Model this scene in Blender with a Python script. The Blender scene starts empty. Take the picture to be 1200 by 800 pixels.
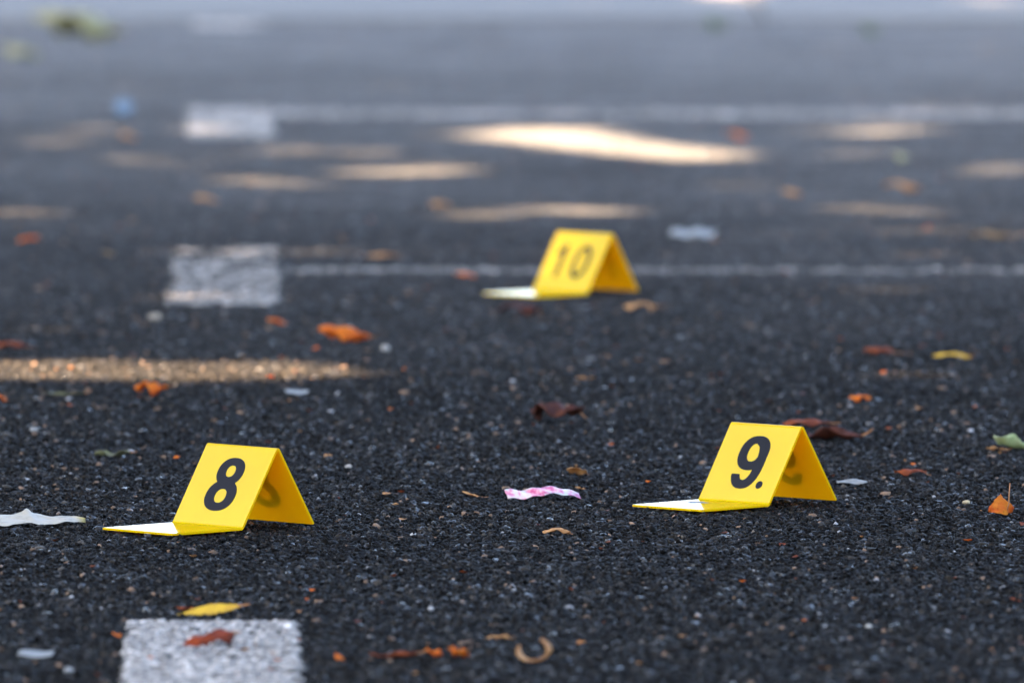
import bpy, math, random
import numpy as np
from mathutils import Vector, Euler, Matrix

random.seed(7)
rng = np.random.default_rng(7)
R = math.radians
scene = bpy.context.scene
COL = scene.collection

# ------------------------------------------------------------------ camera
CAM_H = 0.889                       # crouching photographer, long telephoto
PITCH = math.atan(852.0 / 13333.0)  # looking slightly down
cam_d = bpy.data.cameras.new('camera')
cam_d.sensor_width = 36.0
cam_d.lens = 400.0
cam_d.clip_start = 0.1
cam_d.clip_end = 2000.0
cam_d.dof.use_dof = True
cam_d.dof.focus_distance = 11.12
cam_d.dof.aperture_fstop = 9.5
cam_d.dof.aperture_blades = 0
cam = bpy.data.objects.new('camera', cam_d)
cam.location = (0, 0, CAM_H)
cam.rotation_euler = (R(90) - PITCH, 0, 0)
COL.objects.link(cam)
scene.camera = cam

# ------------------------------------------------------------------ sky, sun, exposure
SUN_EL, SUN_AZ = R(57), R(-112)      # azimuth from +Y, negative = to the left
SUN_DIR = Vector((math.sin(SUN_AZ) * math.cos(SUN_EL), math.cos(SUN_AZ) * math.cos(SUN_EL), math.sin(SUN_EL)))
world = bpy.data.worlds.new('World')
scene.world = world
world.use_nodes = True
wn = world.node_tree.nodes
wl = world.node_tree.links
sky = wn.new('ShaderNodeTexSky')
sky.sky_type = 'NISHITA'
sky.sun_disc = False
sky.sun_elevation = SUN_EL
sky.sun_rotation = SUN_AZ
sky.air_density = 0.75
sky.dust_density = 2.0
sky.ozone_density = 0.0
bg = wn['Background']
bg.inputs['Strength'].default_value = 0.05
wl.new(sky.outputs['Color'], bg.inputs['Color'])

sun_d = bpy.data.lights.new('sun', 'SUN')
sun_d.energy = 5.0
sun_d.angle = R(0.53)
sun_d.color = (1.0, 0.74, 0.50)
sun = bpy.data.objects.new('sun', sun_d)
sun.location = (-8, 15, 20)
sun.rotation_euler = SUN_DIR.to_track_quat('Z', 'Y').to_euler()
COL.objects.link(sun)

scene.view_settings.view_transform = 'Standard'
scene.view_settings.look = 'None'
scene.view_settings.gamma = 1.0
scene.view_settings.use_curve_mapping = False
scene.view_settings.exposure = 4.4

scene.cycles.use_denoising = True
scene.cycles.max_bounces = 8

# ------------------------------------------------------------------ helpers
def tag(o, label=None, cat=None, group=None, kind=None):
    if label: o['label'] = label
    if cat: o['category'] = cat
    if group: o['group'] = group
    if kind: o['kind'] = kind
    return o

def empty(name, loc, rz=0.0):
    o = bpy.data.objects.new(name, None)
    o.empty_display_size = 0.05
    o.location = loc
    o.rotation_euler = (0, 0, rz)
    COL.objects.link(o)
    return o

def mesh_obj(name, verts, faces, mat, parent=None, smooth=False):
    me = bpy.data.meshes.new(name)
    me.from_pydata([tuple(v) for v in verts], [], faces)
    me.update()
    if smooth:
        me.polygons.foreach_set('use_smooth', [True] * len(me.polygons))
    if mat: me.materials.append(mat)
    o = bpy.data.objects.new(name, me)
    COL.objects.link(o)
    if parent: o.parent = parent
    return o

def ground(px, py):
    """where the sight line through a photo point (1200x800) meets the asphalt: gives true place on the ground"""
    x = (px - 600.0) / 13333.0
    y = -(py - 400.0) / 13333.0
    c, s = math.cos(PITCH), math.sin(PITCH)
    d = Vector((x, c + y * s, -s + y * c))
    t = -CAM_H / d.z
    return Vector((d.x * t, d.y * t, 0.0))

def ppm(py):
    """photo pixels per metre at the ground row py"""
    return (py + 452.0) / CAM_H

class NT:
    def __init__(self, name):
        self.m = bpy.data.materials.new(name)
        self.m.use_nodes = True
        self.t = self.m.node_tree
        self.n = self.t.nodes
        self.bsdf = self.n['Principled BSDF']
        self.out = self.n['Material Output']
    def node(self, typ, **kw):
        nd = self.n.new(typ)
        for k, v in kw.items(): setattr(nd, k, v)
        return nd
    def link(self, a, b): self.t.links.new(a, b)
    def noise(self, vec, scale, detail=3.0, rough=0.55):
        nd = self.node('ShaderNodeTexNoise')
        nd.inputs['Scale'].default_value = scale
        nd.inputs['Detail'].default_value = detail
        nd.inputs['Roughness'].default_value = rough
        if vec is not None: self.link(vec, nd.inputs['Vector'])
        return nd
    def ramp(self, fac, stops):
        nd = self.node('ShaderNodeValToRGB')
        el = nd.color_ramp.elements
        while len(el) > 1: el.remove(el[-1])
        el[0].position = stops[0][0]; el[0].color = (*stops[0][1], 1)
        for p, c in stops[1:]:
            e = el.new(p); e.color = (*c, 1)
        self.link(fac, nd.inputs['Fac'])
        return nd
    def mul(self, a, b):
        nd = self.node('ShaderNodeMix', data_type='RGBA', blend_type='MULTIPLY')
        nd.inputs['Factor'].default_value = 1.0
        self.link(a, nd.inputs['A']); self.link(b, nd.inputs['B'])
        return nd.outputs['Result']
    def bump(self, h, strength, dist):
        nd = self.node('ShaderNodeBump')
        nd.inputs['Strength'].default_value = strength
        nd.inputs['Distance'].default_value = dist
        self.link(h, nd.inputs['Height'])
        self.link(nd.outputs['Normal'], self.bsdf.inputs['Normal'])
    def set(self, **kw):
        for k, v in kw.items():
            self.bsdf.inputs[k.replace('_', ' ')].default_value = v

# ------------------------------------------------------------------ materials
def paler_far(a, color):
    """asphalt colour mixed towards a paler grey with distance, with a ragged edge"""
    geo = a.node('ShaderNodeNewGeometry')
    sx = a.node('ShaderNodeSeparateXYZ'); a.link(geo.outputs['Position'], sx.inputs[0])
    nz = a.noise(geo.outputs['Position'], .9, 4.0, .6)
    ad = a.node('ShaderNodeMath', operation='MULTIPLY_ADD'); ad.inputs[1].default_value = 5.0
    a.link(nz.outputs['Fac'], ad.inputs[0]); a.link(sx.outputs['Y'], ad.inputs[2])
    mr = a.node('ShaderNodeMapRange', interpolation_type='SMOOTHSTEP'); mr.inputs['From Min'].default_value = 14.5; mr.inputs['From Max'].default_value = 29.0  # paler grey takes over gradually along Y
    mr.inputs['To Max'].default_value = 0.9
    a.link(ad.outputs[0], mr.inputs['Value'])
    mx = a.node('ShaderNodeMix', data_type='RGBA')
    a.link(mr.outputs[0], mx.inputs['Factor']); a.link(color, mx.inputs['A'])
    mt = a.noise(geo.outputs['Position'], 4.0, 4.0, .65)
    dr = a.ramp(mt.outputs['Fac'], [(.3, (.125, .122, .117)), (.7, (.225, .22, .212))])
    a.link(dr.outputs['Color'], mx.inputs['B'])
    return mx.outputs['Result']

def mat_asphalt():
    a = NT('asphalt_sheet')
    geo = a.node('ShaderNodeNewGeometry')
    n1 = a.noise(geo.outputs['Position'], 170.0, 2.0)
    n2 = a.noise(geo.outputs['Position'], 1.3, 3.0)
    r1 = a.ramp(n1.outputs['Fac'], [(0.3, (.004, .004, .005)), (0.55, (.012, .012, .013)), (0.75, (.03, .03, .03))])
    r2 = a.ramp(n2.outputs['Fac'], [(0.3, (.75, .75, .76)), (0.7, (1.25, 1.22, 1.18))])
    a.link(paler_far(a, a.mul(r1.outputs['Color'], r2.outputs['Color'])), a.bsdf.inputs['Base Color'])
    a.set(Roughness=0.7)
    a.bump(n1.outputs['Fac'], 0.8, 0.004)
    return a.m

def mat_stones(name, painted=False):
    a = NT(name)
    at = a.node('ShaderNodeAttribute', attribute_name='tint')
    geo = a.node('ShaderNodeNewGeometry')
    n2 = a.noise(geo.outputs['Position'], 2.2, 4.0, 0.6)
    n3 = a.noise(geo.outputs['Position'], 900.0, 2.0, 0.6)
    r2 = a.ramp(n2.outputs['Fac'], [(0.3, (.72, .72, .74)), (0.5, (1, 1, 1)), (0.72, (1.3, 1.24, 1.18))])
    r3 = a.ramp(n3.outputs['Fac'], [(0.3, (.7, .7, .7)), (0.7, (1.25, 1.25, 1.25))])
    c = a.mul(at.outputs['Color'], r3.outputs['Color'])
    if not painted: c = paler_far(a, a.mul(c, r2.outputs['Color']))
    a.link(c, a.bsdf.inputs['Base Color'])
    if painted:
        a.set(Roughness=0.62); a.bsdf.inputs['Specular IOR Level'].default_value = 0.085
    else:
        sp = a.node('ShaderNodeMapRange'); sp.inputs['To Min'].default_value = .03; sp.inputs['To Max'].default_value = .6
        a.link(at.outputs['Alpha'], sp.inputs['Value']); a.link(sp.outputs[0], a.bsdf.inputs['Specular IOR Level'])
        a.bsdf.inputs['Specular Tint'].default_value = (1.0, .95, .87, 1)
        ro = a.node('ShaderNodeMapRange'); ro.inputs['To Min'].default_value = .6; ro.inputs['To Max'].default_value = .22
        a.link(at.outputs['Alpha'], ro.inputs['Value']); a.link(ro.outputs[0], a.bsdf.inputs['Roughness'])
    a.bump(n3.outputs['Fac'], 0.5, 0.0006)
    return a.m

def mat_concrete():
    a = NT('pale_concrete')
    geo = a.node('ShaderNodeNewGeometry')
    n1 = a.noise(geo.outputs['Position'], 60.0, 5.0, 0.65)
    n2 = a.noise(geo.outputs['Position'], 1.1, 4.0)
    r1 = a.ramp(n1.outputs['Fac'], [(0.3, (.125, .115, .10)), (0.7, (.205, .19, .168))])
    r2 = a.ramp(n2.outputs['Fac'], [(0.3, (.8, .8, .82)), (0.7, (1.1, 1.1, 1.08))])
    a.link(a.mul(r1.outputs['Color'], r2.outputs['Color']), a.bsdf.inputs['Base Color'])
    a.set(Roughness=0.8)
    a.bsdf.inputs['Specular IOR Level'].default_value = 0.2
    a.bump(n1.outputs['Fac'], 0.4, 0.003)
    return a.m

def mat_yellow():
    a = NT('yellow_plastic')
    geo = a.node('ShaderNodeTexCoord')
    n1 = a.noise(geo.outputs['Object'], 35.0, 3.0)
    n2 = a.noise(geo.outputs['Object'], 600.0, 2.0)
    c = a.ramp(n1.outputs['Fac'], [(0.25, (.88, .68, .004)), (0.75, (.93, .74, .006))])
    a.link(c.outputs['Color'], a.bsdf.inputs['Base Color'])
    rr = a.ramp(n1.outputs['Fac'], [(0.3, (.13, .13, .13)), (0.7, (.22, .22, .22))])
    a.link(rr.outputs['Color'], a.bsdf.inputs['Roughness'])
    a.bump(n2.outputs['Fac'], 0.06, 0.0003)
    a.bsdf.inputs['Specular IOR Level'].default_value = 0.0
    tr = a.node('ShaderNodeBsdfTranslucent')
    tr.inputs['Color'].default_value = (.99, .49, .004, 1)
    mx = a.node('ShaderNodeMixShader')
    mx.inputs['Fac'].default_value = 0.58
    a.link(a.bsdf.outputs['BSDF'], mx.inputs[1])
    a.link(tr.outputs['BSDF'], mx.inputs[2])
    gl = a.node('ShaderNodeBsdfGlossy'); gl.inputs['Roughness'].default_value = 0.06
    fr = a.node('ShaderNodeFresnel'); fr.inputs['IOR'].default_value = 1.26
    mg = a.node('ShaderNodeMixShader')
    a.link(fr.outputs[0], mg.inputs['Fac'])
    a.link(mx.outputs['Shader'], mg.inputs[1]); a.link(gl.outputs[0], mg.inputs[2])
    a.link(mg.outputs['Shader'], a.out.inputs['Surface'])
    return a.m

def mat_plain(name, color, rough=0.6, var=0.25, scale=80.0):
    a = NT(name)
    tc = a.node('ShaderNodeTexCoord')
    n1 = a.noise(tc.outputs['Object'], scale, 4.0)
    lo = tuple(c * (1 - var) for c in color); hi = tuple(min(1, c * (1 + var)) for c in color)
    r = a.ramp(n1.outputs['Fac'], [(0.3, lo), (0.7, hi)])
    a.link(r.outputs['Color'], a.bsdf.inputs['Base Color'])
    a.set(Roughness=rough)
    return a.m

def mat_leaf(name, c1, c2, c3=None, transl=0.35, scale=60.0, rough=0.6):
    """c1 main, c2 blotches, c3 small dark specks"""
    a = NT(name)
    tc = a.node('ShaderNodeTexCoord')
    n1 = a.noise(tc.outputs['Object'], scale, 4.0, 0.6)
    n2 = a.noise(tc.outputs['Object'], scale * 6, 3.0, 0.6)
    r = a.ramp(n1.outputs['Fac'], [(0.36, c1), (0.62, c2)])
    c3 = c3 or tuple(x * 0.35 for x in c2)
    r2 = a.ramp(n2.outputs['Fac'], [(0.0, (1, 1, 1)), (0.58, (1, 1, 1)), (0.72, (.45, .40, .36))])
    col = a.mul(r.outputs['Color'], r2.outputs['Color'])
    a.link(col, a.bsdf.inputs['Base Color'])
    a.set(Roughness=rough)
    a.bsdf.inputs['Specular IOR Level'].default_value = 0.2
    a.bump(n2.outputs['Fac'], 0.5, 0.0008)
    tr = a.node('ShaderNodeBsdfTranslucent')
    a.link(col, tr.inputs['Color'])
    mx = a.node('ShaderNodeMixShader')
    mx.inputs['Fac'].default_value = transl
    a.link(a.bsdf.outputs['BSDF'], mx.inputs[1]); a.link(tr.outputs['BSDF'], mx.inputs[2])
    a.link(mx.outputs['Shader'], a.out.inputs['Surface'])
    return a.m

M_ASPH = mat_asphalt()
M_STONE = mat_stones('crushed_stone')
M_PAINT = mat_stones('worn_white_paint', True)
M_CONC = mat_concrete()
M_YEL = mat_yellow()
M_BLACK = mat_plain('black_print', (.008, .008, .011), 0.6, 0.15)
M_BLACK.node_tree.nodes['Principled BSDF'].inputs['Specular IOR Level'].default_value = 0.1
M_SCUFF = mat_plain('grey_scuff', (.16, .18, .21), 0.8, 0.5, 150)
ORANGE = mat_leaf('orange_leaf', (.74, .21, .015), (.55, .10, .010), transl=0.4)
RED = mat_leaf('red_orange_leaf', (.52, .085, .008), (.60, .22, .015), transl=0.4)
TAN = mat_leaf('tan_leaf', (.55, .30, .12), (.38, .16, .05), transl=0.3)
BROWN = mat_leaf('brown_leaf', (.16, .045, .014), (.08, .022, .009), transl=0.2)
DARKB = mat_leaf('dark_brown_leaf', (.028, .008, .005), (.07, .017, .007), transl=0.12)
DRED = mat_leaf('dark_red_leaf', (.27, .04, .006), (.06, .011, .005), transl=0.2, scale=45)
OCHRE = mat_leaf('ochre_leaf', (.27, .16, .06), (.18, .11, .05), transl=0.3)
RUST = mat_leaf('rust_leaf', (.26, .055, .010), (.12, .025, .008), transl=0.25)
YELL = mat_leaf('yellow_leaf', (.72, .46, .04), (.56, .32, .035), transl=0.35)
GREEN = mat_leaf('green_leaf', (.42, .48, .22), (.54, .56, .34), transl=0.35)
OLIVE = mat_leaf('olive_leaf', (.16, .16, .07), (.09, .08, .04), transl=0.2)
YGREEN = mat_leaf('yellow_green_leaf', (.42, .38, .19), (.36, .33, .17), transl=0.35)
STEM = mat_plain('leaf_stem', (.28, .11, .03), 0.6)
STEMG = mat_plain('green_stem', (.10, .16, .03), 0.6)
CROWN = mat_leaf('tree_foliage', (.05, .10, .02), (.09, .12, .025), transl=0.3, scale=2.0)
BARK = mat_plain('bark', (.10, .075, .05), 0.9, 0.5, 12.0)

# ------------------------------------------------------------------ setting: asphalt, stones in it, concrete apron
APRON_Y = 24.75
asph = mesh_obj('asphalt', [(-300, -200, 0), (300, -200, 0), (300, APRON_Y, 0), (-300, APRON_Y, 0)], [(0, 1, 2, 3)], M_ASPH)
tag(asph, 'dark coarse asphalt of a parking area', kind='structure')
terr = mesh_obj('ground', [(-600, -600, -0.06), (600, -600, -0.06), (600, 1200, -0.06), (-600, 1200, -0.06)], [(0, 1, 2, 3)], M_ASPH)
tag(terr, 'dark ground carrying the paving out to the horizon', kind='structure')

def ico_base():
    p = (1 + 5 ** .5) / 2
    v = np.array([(-1, p, 0), (1, p, 0), (-1, -p, 0), (1, -p, 0), (0, -1, p), (0, 1, p), (0, -1, -p), (0, 1, -p),
                  (p, 0, -1), (p, 0, 1), (-p, 0, -1), (-p, 0, 1)], float)
    v /= np.linalg.norm(v[0])
    f = np.array([(0, 11, 5), (0, 5, 1), (0, 1, 7), (0, 7, 10), (0, 10, 11), (1, 5, 9), (5, 11, 4), (11, 10, 2), (10, 7, 6), (7, 1, 8),
                  (3, 9, 4), (3, 4, 2), (3, 2, 6), (3, 6, 8), (3, 8, 9), (4, 9, 5), (2, 4, 11), (6, 2, 10), (8, 6, 7), (9, 8, 1)])
    return v, f
ICO_V, ICO_F = ico_base()

def rot_mats(n, full):
    """random rotation matrices: free spin about z plus tilt"""
    a = rng.uniform(0, 2 * np.pi, n); t = rng.normal(0, full, n); b = rng.normal(0, full, n)
    ca, sa, ct, st, cb, sb = np.cos(a), np.sin(a), np.cos(t), np.sin(t), np.cos(b), np.sin(b)
    z = np.zeros(n); o = np.ones(n)
    RZ = np.stack([ca, -sa, z, sa, ca, z, z, z, o], 1).reshape(n, 3, 3)
    RX = np.stack([o, z, z, z, ct, -st, z, st, ct], 1).reshape(n, 3, 3)
    RY = np.stack([cb, z, sb, z, o, z, -sb, z, cb], 1).reshape(n, 3, 3)
    return RX @ RY @ RZ

def stones_mesh(name, centers, radii, tints, mat, tilt=0.35):
    """angular crushed chips, 20 triangles each, one tint per chip"""
    n = len(centers)
    v = ICO_V[None] * (1 + rng.normal(0, 0.20, (n, 12, 1)))
    v = v * radii[:, None, :]
    v = np.einsum('nij,nkj->nki', rot_mats(n, tilt), v) + centers[:, None, :]
    f = (ICO_F[None] + (np.arange(n) * 12)[:, None, None]).reshape(-1)
    nf = n * 20
    me = bpy.data.meshes.new(name)
    me.vertices.add(n * 12)
    me.vertices.foreach_set('co', v.astype(np.float32).ravel())
    me.loops.add(nf * 3)
    me.loops.foreach_set('vertex_index', f.astype(np.int32))
    me.polygons.add(nf)
    me.polygons.foreach_set('loop_start', np.arange(nf, dtype=np.int32) * 3)
    me.polygons.foreach_set('loop_total', np.full(nf, 3, dtype=np.int32))
    at = me.attributes.new('tint', 'FLOAT_COLOR', 'FACE')
    gloss = np.where(rng.random((n, 1)) < .06, rng.uniform(.3, 1.0, (n, 1)), rng.uniform(0, .12, (n, 1)))   # some chips are polished
    c4 = np.concatenate([tints, gloss], 1)
    at.data.foreach_set('color', np.repeat(c4, 20, axis=0).astype(np.float32).ravel())
    me.update(calc_edges=True)
    me.materials.append(mat)
    return me

def stone_tints(n):
    v = rng.lognormal(math.log(0.0042), .95, n).clip(.0012, .12)
    cool = rng.uniform(-.16, .06, n)
    t = np.stack([v * (1 - cool * .6) * 1.14, v, v * (1 + cool) * .84], 1)
    k = rng.random(n)
    s = k < .004                                    # pale chips
    t[s] = rng.uniform(.05, .5, (s.sum(), 1)) ** 1.4 * np.array([1, .97, .92])
    s = (k > .02) & (k < .027)                     # tan and rusty chips
    t[s] = rng.uniform(.07, .20, (s.sum(), 1)) * np.array([1.25, .78, .48])
    return t

TILE = 0.5
def tile_mesh(i):
    cell = 0.0047
    m = int(TILE / cell)
    gx, gy = np.meshgrid(np.arange(m), np.arange(m))
    cx = (gx.ravel() + rng.uniform(-.15, 1.15, m * m)) * TILE / m - TILE / 2
    cy = (gy.ravel() + rng.uniform(-.15, 1.15, m * m)) * TILE / m - TILE / 2
    n = m * m
    sz = rng.lognormal(math.log(.0026), .42, n).clip(.0012, .0058)
    rad = np.stack([sz * rng.uniform(.85, 1.3, n), sz * rng.uniform(.8, 1.1, n), sz * rng.uniform(.6, .95, n)], 1)
    top = rng.normal(.0026, .0013, n).clip(-.0004, .0054)
    cz = top - rad[:, 2]
    return stones_mesh('chip_tile', np.stack([cx, cy, cz], 1), rad, stone_tints(n), M_STONE)

tile_objs = [bpy.data.objects.new('chip_tile', tile_mesh(i)) for i in range(4)]

def tiles_object():
    X0, X1, Y0, Y1 = -3.0, 3.0, 6.25, APRON_Y
    nx, ny = int((X1 - X0) / TILE), int((Y1 - Y0) / TILE)
    pts = [(X0 + (i + .5) * TILE, Y0 + (j + .5) * TILE, 0.0) for j in range(ny) for i in range(nx)]
    o = mesh_obj('stone_chips', pts, [], M_STONE)
    me = o.data
    at = me.attributes.new('turn', 'FLOAT', 'POINT')
    at.data.foreach_set('value', (rng.integers(0, 4, len(pts)) * (np.pi / 2)).astype(np.float32))
    at = me.attributes.new('kind', 'INT', 'POINT')
    at.data.foreach_set('value', rng.integers(0, 4, len(pts)).astype(np.int32))
    g = bpy.data.node_groups.new('lay_chips', 'GeometryNodeTree')
    g.interface.new_socket('Geometry', in_out='INPUT', socket_type='NodeSocketGeometry')
    g.interface.new_socket('Geometry', in_out='OUTPUT', socket_type='NodeSocketGeometry')
    gi = g.nodes.new('NodeGroupInput'); go = g.nodes.new('NodeGroupOutput')
    g2i = g.nodes.new('GeometryNodeGeometryToInstance')
    for t in reversed(tile_objs):
        oi = g.nodes.new('GeometryNodeObjectInfo')
        oi.inputs['Object'].default_value = t
        oi.inputs['As Instance'].default_value = False
        g.links.new(oi.outputs['Geometry'], g2i.inputs[0])
    iop = g.nodes.new('GeometryNodeInstanceOnPoints')
    iop.inputs['Pick Instance'].default_value = True
    def named(nm, ty):
        nd = g.nodes.new('GeometryNodeInputNamedAttribute'); nd.data_type = ty
        nd.inputs['Name'].default_value = nm
        return nd.outputs['Attribute']
    cx = g.nodes.new('ShaderNodeCombineXYZ')
    g.links.new(named('turn', 'FLOAT'), cx.inputs['Z'])
    e2r = g.nodes.new('FunctionNodeEulerToRotation')
    g.links.new(cx.outputs[0], e2r.inputs[0])
    g.links.new(gi.outputs[0], iop.inputs['Points'])
    g.links.new(g2i.outputs[0], iop.inputs['Instance'])
    g.links.new(named('kind', 'INT'), iop.inputs['Instance Index'])
    g.links.new(e2r.outputs[0], iop.inputs['Rotation'])
    g.links.new(iop.outputs[0], go.inputs[0])
    md = o.modifiers.new('lay_chips', 'NODES')
    md.node_group = g
    tag(o, 'small dark crushed stone chips packed in the asphalt surface', 'stone chips', kind='stuff')
    return o
tiles_object()

# concrete apron beyond the asphalt: slabs with open joints
apron = empty('concrete_apron', (0, APRON_Y, 0))
tag(apron, 'pale concrete apron past the far edge of the asphalt', kind='structure')
SL = 2.4
slab_me = None
for j in range(5):
    for i in range(-4, 4):
        x, y = i * SL + 0.55, 0.012 + j * SL
        if slab_me is None:
            b, t = 0.008, 0.012
            vs = [(b, b, t), (SL - b, b, t), (SL - b, SL - b, t), (b, SL - b, t),
                  (0.004, 0.004, t - .006), (SL - .004, 0.004, t - .006), (SL - .004, SL - .004, t - .006), (.004, SL - .004, t - .006),
                  (0.004, 0.004, -.05), (SL - .004, 0.004, -.05), (SL - .004, SL - .004, -.05), (.004, SL - .004, -.05)]
            fs = [(0, 1, 2, 3)]
            for k in range(4):
                q = (k + 1) % 4
                fs += [(4 + k, 4 + q, q, k), (8 + k, 8 + q, 4 + q, 4 + k)]
            so = mesh_obj('concrete_slab', vs, fs, M_CONC, apron)
            slab_me = so.data
        else:
            so = bpy.data.objects.new('concrete_slab', slab_me); COL.objects.link(so); so.parent = apron
        so.location = (x, y, 0)

# ------------------------------------------------------------------ painted markings: paint film lying on the chips
def marking(label, x0, x1, y0, y1, cell, wear, val=.5, wear_far=None, cat='road marking', group=None):
    nx, ny = max(2, int((x1 - x0) / cell)), max(2, int((y1 - y0) / cell))
    gx, gy = np.meshgrid(np.arange(nx), np.arange(ny))
    n = nx * ny
    cx = x0 + (gx.ravel() + rng.uniform(-.1, 1.1, n)) * (x1 - x0) / nx
    cy = y0 + (gy.ravel() + rng.uniform(-.1, 1.1, n)) * (y1 - y0) / ny
    # worn away in patches
    w = np.sin(cx * 61 + 1.3 * np.sin(cy * 23)) * np.sin(cy * 31 + 2 * np.sin(cx * 37)) * .5 + .5
    if wear_far is not None: wear = wear + (wear_far - wear) * ((cy - y0) / (y1 - y0)) ** 1.5
    if x1 - x0 > 1: wear = wear + .3 * np.sin(cx * 4.3 + y0) * np.sin(cx * 9.7) + .12 * np.sin(cx * 23)   # lines broken by traffic
    edge = np.minimum.reduce([cx - x0, x1 - cx, (cy - y0) * .5, (y1 - cy) * .5])
    keep = (rng.random(n) > wear * (0.35 + 1.1 * w)) & (rng.random(n) * .012 < edge + .004 + .003 * np.sin(cy * 90) + .003 * np.sin(cx * 130))
    cx, cy = cx[keep], cy[keep]; n = len(cx)
    sz = rng.lognormal(math.log(cell * .72), .2, n)
    rad = np.stack([sz * rng.uniform(.9, 1.3, n), sz * rng.uniform(.9, 1.2, n), np.full(n, .0022) * rng.uniform(.8, 1.2, n)], 1)
    top = rng.normal(.0050, .0006, n).clip(.003, .0065)
    v = rng.lognormal(math.log(val), .38, n).clip(.03, .7)
    tint = np.stack([v * 1.10, v * 1.0, v * .88], 1)
    cx = cx - 0.0235 * (cy - .5 * (y0 + y1)) * (1 if x1 - x0 < .4 else 0)   # the bay lines run a little askew to the view
    me = stones_mesh('painted_line', np.stack([cx, cy, top - rad[:, 2]], 1), rad, tint, M_PAINT, tilt=.12)
    o = bpy.data.objects.new('painted_line', me)
    COL.objects.link(o)
    tag(o, label, cat, group)
    return o

def rect(px0, px1, py_far, py_near):
    """ground rectangle (x0,x1,y0,y1) of a marking from its edges in the photo"""
    ym = 0.5 * (py_far + py_near)
    return (ground(px0, ym).x, ground(px1, ym).x, ground(600, py_near).y, ground(600, py_far).y)

bx0, bx1, _, by1 = rect(139, 360, 732, 800)
marking('worn white painted block nearest the viewer with a brown leaf lying on it', bx0 + .016, bx1 + .003, by1 - 1.4, by1, .0055, .10, .24)
r = rect(199, 328, 292, 360)
marking('faded white painted block left of the number 10 marker', *r, .008, .42, .19, 1.0)
r = rect(220, 318, 129, 163)
marking('blurred white painted block at the left end of the far thin line', *r, .009, .16, .26)
r = rect(234, 316, 8, 34)
marking('farthest white painted block up at the top edge', r[0], r[1], r[2], APRON_Y - .02, .010, .10, .34)
marking('thin white line crossing behind the number 10 marker', ground(330, 320).x, 2.6, ground(0, 322.5).y, ground(0, 317.5).y, .008, .62, .14)
marking('thin white line in the blurred distance past the sunlit streaks', ground(320, 136).x, 2.8, ground(0, 140).y, ground(0, 132).y, .009, .60, .24)

# ------------------------------------------------------------------ evidence markers
def glyph(fn, w, h, res=0.016, x0=None):
    """solid thin mesh of the region fn(x,y)<0, drawn in a unit-height cell"""
    xs = np.arange(-w / 2 - res, w / 2 + 2 * res, res); ys = np.arange(-res, h + 2 * res, res)
    X, Y = np.meshgrid(xs, ys, indexing='ij')
    F = fn(X, Y)
    verts, idx, faces = [], {}, []
    def vid(key, x, y):
        if key not in idx:
            idx[key] = len(verts); verts.append((x, y))
        return idx[key]
    for i in range(len(xs) - 1):
        for j in range(len(ys) - 1):
            cs = [(i, j), (i + 1, j), (i + 1, j + 1), (i, j + 1)]
            poly = []
            for k in range(4):
                a, b = cs[k], cs[(k + 1) % 4]
                fa, fb = F[a], F[b]
                if fa < 0: poly.append(vid(a, xs[a[0]], ys[a[1]]))
                if (fa < 0) != (fb < 0):
                    t = fa / (fa - fb)
                    key = (min(a, b), max(a, b))
                    poly.append(vid(key, xs[a[0]] + t * (xs[b[0]] - xs[a[0]]), ys[a[1]] + t * (ys[b[1]] - ys[a[1]])))
            if len(poly) >= 3: faces.append(poly)
    return verts, faces

def ell(x, y, cx, cy, a, b, p=2.0):
    return ((np.abs((x - cx) / a) ** p + np.abs((y - cy) / b) ** p) ** (1 / p) - 1) * min(a, b)
def g8(x, y):
    up = np.maximum(ell(x, y, 0, .74, .315, .26, 2.2), -ell(x, y, 0, .748, .105, .108, 2.2))
    lo = np.maximum(ell(x, y, 0, .29, .36, .29, 2.2), -ell(x, y, 0, .283, .132, .130, 2.2))
    return np.minimum(up, lo)
def g9(x, y):
    bowl = np.maximum(ell(x, y, 0, .675, .345, .325, 2.3), -ell(x, y, 0, .685, .138, .17, 2.3))
    big = np.maximum(ell(x, y, 0, .5, .345, .5, 2.4), -ell(x, y, -.01, .5, .142, .335, 2.4))
    cut = np.minimum(-x + .0, y - .27)          # keep right half, or below the tail's end
    return np.minimum(bowl, np.maximum(big, cut))
def g0(x, y):
    return np.maximum(ell(x, y, 0, .5, .30, .5, 2.3), -ell(x, y, 0, .5, .165, .365, 2.3))
def g1(x, y):
    stem = np.maximum(np.abs(x - .06) - .075, np.maximum(y - 1.0, -y))
    flag = np.maximum(np.maximum((-(x + .17)), x - .06), np.maximum(y - (1.0 + (x - .06) * .85), -(y - (.83 + (x - .06) * .75))))
    return np.minimum(stem, flag)
def gdot(x, y):
    return np.sqrt(x ** 2 + (y - .08) ** 2) - .075

MW, MB, MH, MF, MT = 0.100, 0.094, 0.0765, 0.0915, 0.0022   # width, tent base, height, foot, sheet thickness

def arc_profile():
    """centre line (b, z) of the bent sheet with rounded folds, split foot / front / back"""
    P = [Vector((-MF, 0)), Vector((0, 0)), Vector((MB / 2, MH)), Vector((MB, 0))]
    def fillet(i, rad, n=6):
        a, b, c = P[i - 1], P[i], P[i + 1]
        d1 = (a - b).normalized(); d2 = (c - b).normalized()
        ang = math.acos(d1.dot(d2))
        L = rad / math.tan(ang / 2)
        p1, p2 = b + d1 * L, b + d2 * L
        out = []
        for k in range(n + 1):
            t = k / n
            out.append(p1 * (1 - t) ** 2 + b * 2 * t * (1 - t) + p2 * t ** 2)
        return out
    f1 = fillet(1, .004); f2 = fillet(2, .0022)
    return [P[0]] + f1, [f1[-1]] + f2, [f2[-1], P[3]]

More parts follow.
